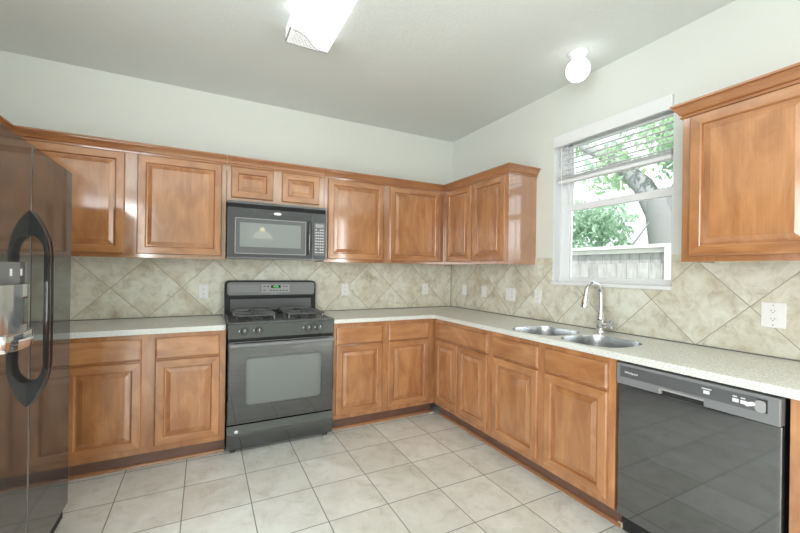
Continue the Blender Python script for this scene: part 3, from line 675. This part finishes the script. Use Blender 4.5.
# ------------------------------------------------------------------ outlets and switches
def outlet(label, wall, pos, z, w=.072, h=.116, kind='duplex', group='white wall plates on the backsplash'):
    loc = (pos, -SB, z) if wall == 'back' else (-SB, pos, z)
    t = thing('outlet' if kind != 'switch' else 'light_switch', label, 'outlet' if kind != 'switch' else 'light switch', loc, 0 if wall == 'back' else -R90, group)
    MB().box(-w/2, w/2, -.006, -.0002, -h/2, h/2, .003).build('plate', PLASTIC_W, t)
    def duplex(cx):
        for s_ in (-1, 1):
            r = MB().prism(rrect(cx-.016, cx+.016, s_*.0195-.014, s_*.0195+.014, .010, 4), 'y', -.0085, -.005).build('receptacle', PLASTIC_W, t)
            m = MB().box(cx-.0075, cx-.0055, -.0089, -.008, s_*.0195-.001, s_*.0195+.007).box(cx+.0055, cx+.0075, -.0089, -.008, s_*.0195-.001, s_*.0195+.007).lathe((cx, -.0086, s_*.0195-.007), [(.0003, 0), (.0025, 0), (.0025, -.0004), (.0003, -.0004)], 'y', 10)
            m.build('slots', DARKPRINT, r)
    def rocker(cx):
        MB().box(cx-.0165, cx+.0165, -.0085, -.005, -.033, .033, .0015).build('rocker', PLASTIC_W, t)
        MB().box(cx-.012, cx+.012, -.0098, -.008, .002, .028, .001).build('rocker_face', PLASTIC_W, t)
    def toggle(cx):
        MB().box(cx-.005, cx+.005, -.016, -.005, -.006, .012, .002).build('toggle', PLASTIC_W, t)
    if kind == 'duplex': duplex(0)
    if kind == 'switch': rocker(0)
    if kind == 'double': rocker(-.023); duplex(.023)
    m = MB()
    for cx in ([0] if kind != 'double' else [-.023, .023]):
        for s_ in (-1, 1): m.lathe((cx, -.006, s_*.048), [(.0003, .0004), (.003, .0004), (.003, -.0006), (.0003, -.0008)], 'y', 10)
    m.build('screws', SILVER, t)
    return t
outlet('white outlet plate on the tile left of the range', 'back', -2.484, 1.115)
outlet('white outlet plate on the tile just right of the range', 'back', -1.262, 1.117)
outlet('white outlet plate on the range wall nearest the corner', 'back', -.351, 1.114)
outlet('small white switch plate on the window wall nearest the corner', 'right', -.259, 1.114, kind='switch')
outlet('white switch plate between the corner and the wide double plate', 'right', -.577, 1.115, kind='switch')
outlet('wide white double plate under the corner wall cabinet', 'right', -.946, 1.108, w=.118, kind='double')
outlet('white outlet plate just left of the window', 'right', -1.263, 1.112)
outlet('large white duplex outlet above the dishwasher', 'right', -2.727, 1.120, w=.092, h=.124)

# ------------------------------------------------------------------ ceiling lights
t = thing('ceiling_light', 'long lit fluorescent ceiling fixture', 'ceiling light', (-1.93, -1.75, H)); lo = t.location
LX0, LX1, LY0, LY1 = -2.060, -1.800, -1.175, -2.40
MB().box(LX0+.01, LX1-.01, LY1+.005, LY0-.005, H-.03, H-.0005, .004).build('housing', WHITE, t, lo)
zb = H-.086
bot = [(LX0+.012, -1.328), (LX0+.030, -1.324), (-2.005, -1.315), (-1.975, -1.298), (-1.945, -1.270), (-1.920, -1.238), (-1.898, -1.213), (-1.875, -1.198), (-1.845, -1.192), (LX1-.012, -1.190)]
prof = [(LX0, H-.001), (LX0, zb+.014)]+[(x, zb) for x, _ in bot]+[(LX1, zb+.014), (LX1, H-.001)]
ends = [bot[0][1]]*2+[y for _, y in bot]+[bot[-1][1]]*2
def run(name, mat, ya, yb):      # a length of the fixture between two wavy ends
    n = len(prof); V = [(x, y, z) for (x, z), y in zip(prof, ya)]+[(x, y, z) for (x, z), y in zip(prof, yb)]
    Fc = [(i, i+1, n+i+1, n+i) for i in range(n-1)]+[tuple(range(n))[::-1], tuple(range(n, 2*n)), (0, n, 2*n-1, n-1)]
    return MB().add(V, Fc).build(name, mat, t, lo)
N_ = len(prof)
run('diffuser', LENS, [y-.0012 for y in ends], [LY1+.05]*N_)
c1 = run('end_cap', ENDCAP, [LY0]*N_, ends)
run('end_cap', ENDCAP, [LY1+.0488]*N_, [LY1]*N_)
rim = MB().tube([(x, y, zb-.0005) for x, y in bot], .004, 6).tube([(LX0+.008, LY0-.003, zb), (LX1-.008, LY0-.003, zb)], .003, 6); rim.tube([(LX0, LY0-.002, zb+.008), (LX0, -1.327, zb+.008)], .004, 6)
rim.build('edge_trim', simple('grey_edge_trim', (.30, .30, .30), .4), c1, lo)
dots = MB()
for i in range(12):
    for j in range(7):
        xx = LX0+.03+.019*i+(j % 2)*.0095; yy = LY0-.018-.019*j
        lim = min((y for x, y in bot if x <= xx), default=-1.32)
        lim = [y for x, y in bot if x >= xx][:1]; lim = lim[0] if lim else -1.19
        if yy > lim+.012 and xx < LX1-.02: dots.box(xx-.003, xx+.003, yy-.003, yy+.003, zb-.0012, zb+.002)
dots.build('pattern_holes', simple('grey_dots', (.36, .36, .36), .5), c1, lo)

t = thing('globe_light', 'small lit white globe on the ceiling near the window', 'ceiling light', (-.30, -1.838, H)); lo = t.location
MB().lathe((-.30, -1.838, H), [(.001, -.0005), (.066, -.0005), (.068, -.006), (.064, -.014), (.05, -.022), (.044, -.030), (.044, -.05), (.001, -.05)], 'z', 32).build('canopy', WHITE, t, lo)
R = .075; cz = H-.112
MB().lathe((-.30, -1.838, cz), [(max(.001, R*math.sin(math.pi*k/18)), R*math.cos(math.pi*k/18)) for k in range(2, 19)], 'z', 32).build('globe', GLOBE, t, lo)

t = thing('pendant_lamp', 'cone pendant lamp with warm glow, mirrored in the microwave door', 'lamp', (-1.56, -4.5, H)); lo = t.location
MB().lathe((-1.56, -4.5, H), [(.001, -.0005), (.06, -.0005), (.06, -.02), (.02, -.03), (.001, -.03)]).build('canopy', BLACK_SATIN, t, lo)
MB().tube([(-1.56, -4.5, H-.02), (-1.56, -4.5, 2.05)], .006, 8).build('stem', BLACK_SATIN, t, lo)
MB().lathe((-1.56, -4.5, 1.86), [(.185, 0), (.165, .035), (.115, .085), (.05, .128), (.02, .135), (.015, .135), (.045, .122), (.11, .08), (.16, .03), (.18, .002)], 'z', 32).build('lamp_shade', simple('frosted_shade', (.80, .76, .66), .4, emit=(1, .88, .68), es=1.9), t, lo)
MB().lathe((-1.56, -4.5, 1.93), [(.001, -.045), (.03, -.035), (.04, 0), (.03, .03), (.013, .06), (.013, .066), (.048, .070), (.040, .10), (.02, .125), (.001, .13)], 'z', 16).build('bulb', WARM, t, lo)

# ------------------------------------------------------------------ scraps on the floor
tag(MB().box(-.548, -.510, -2.335, -2.305, 0, .022, .003).build('wood_shim', simple('pale_wood', (.68, .66, .50), .6)), 'small pale wood shim on the floor at the dishwasher foot', 'shim')
tag(MB().prism([(-.640, -.588), (-.590, -.580), (-.572, -.565), (-.600, -.560), (-.635, -.570)], 'z', 0, .012, 0, False, .002).build('molding_scrap', simple('pale_scrap', (.62, .55, .42), .7)), 'pale scrap of molding lying in the toe-kick corner', 'scrap')

# ------------------------------------------------------------------ outside the window
structure('ground', MB().box(.15, 30, -14, 20, -.4, -.3), GRASS, 'lawn outside the window', 'ground')
t = thing('fence', 'weathered grey wooden fence with pale cap rail outside the window', 'fence', (3.0, 0, -.3)); eo = t.location
m = MB()
yy = -5.0
while yy < 7:
    m.box(3.02, 3.04, yy, yy+.138, -.3, 1.64, .003); yy += .142
m.build('board_panel', CEDAR, t, eo)
m = MB(); yy = -5.05
while yy < 7:
    hgt = 1.46+random.uniform(-.012, .012); m.box(2.975, 2.993, yy, yy+.15, -.3, hgt, .003); yy += .153
m.build('picket_panel', CEDAR, t, eo)
MB().box(2.90, 3.10, -5.1, 7.1, 1.665, 1.715, .004).box(2.965, 3.018, -5.1, 7.1, 1.60, 1.665, .004).build('cap_rail', CEDAR_H, t, eo)
MB().box(2.993, 3.02, -5.1, 7.1, 1.35, 1.44).box(2.993, 3.02, -5.1, 7.1, 0, .09).build('rail', CEDAR_H, t, eo)
for py in (-.76, 1.70, 4.1, -3.2): MB().box(2.90, 2.974, py-.06, py+.06, -.3, 1.664, .005).build('post', CEDAR_H, t, eo)

def leaves(m, centers, n, size, mi):
    for _ in range(n):
        c, r = random.choice(centers)
        while True:
            d = Vector((random.uniform(-1, 1), random.uniform(-1, 1), random.uniform(-1, 1)))
            if d.length < 1: break
        p = Vector(c)+d*r; s_ = size*random.uniform(.6, 1.3)
        a = Vector((random.gauss(0, 1), random.gauss(0, 1), random.gauss(0, .6))).normalized(); b_ = a.orthogonal().normalized()
        b_.rotate(Matrix.Rotation(random.uniform(0, 6.28), 3, a)); a2 = a.cross(b_)
        m.add([p-b_*s_, p+a2*s_*.45, p+b_*s_, p-a2*s_*.45], [(0, 1, 2, 3)], random.randint(0, 1) if mi is None else mi)
t = thing('tree', 'big tree with thick grey trunk beyond the fence', 'tree', (6.3, 1.05, -.3)); eo = t.location
tr = MB().tube([(6.3, 1.05, -.3), (6.3, 1.05, .6), (6.32, 1.05, 1.8), (6.3, 1.10, 2.6), (6.3, 1.2, 3.1)], [.42, .34, .31, .34, .26], 14)
tr.tube([(6.3, 1.1, 2.4), (6.3, 1.55, 3.3), (6.35, 2.3, 4.1), (6.5, 3.3, 4.7)], [.26, .21, .16, .08], 12)
tr.tube([(6.3, 1.05, 2.4), (6.3, .65, 3.3), (6.2, .3, 4.3), (6.2, -.2, 5.4)], [.26, .2, .15, .07], 12)
tr.build('trunk', BARK, t, eo)
lm = MB(); cs = []
for _ in range(26): cs.append(((6.6+random.uniform(-.8, 1.2), random.uniform(-1.6, 5.5), random.uniform(3.7, 6.0)), random.uniform(.35, .8)))
leaves(lm, cs, 6500, .085, None)
lm.build('foliage', [LEAF, LEAF2], t, eo)
t = thing('bush', 'rounded pale green bush just beyond the fence, left of the trunk', 'bush', (5.0, 2.2, -.3)); eo = t.location
bs = MB()
for k in range(5): bs.tube([(5.0, 2.2, -.3), (5.0+random.uniform(-.3, .3), 2.2+(k-2)*.35, 1.0), (5.0+random.uniform(-.5, .5), 2.2+(k-2)*.75, 2.3)], [.05, .04, .015], 8)
bs.build('stems', BARK, t, eo)
lm = MB(); cs = [((5.0+random.uniform(-.4, .5), 2.2+random.uniform(-1.0, 1.5), random.uniform(1.2, 2.55)), random.uniform(.3, .55)) for _ in range(16)]
leaves(lm, cs, 5500, .06, 0)
lm.build('foliage', [LEAF, LEAF2], t, eo)
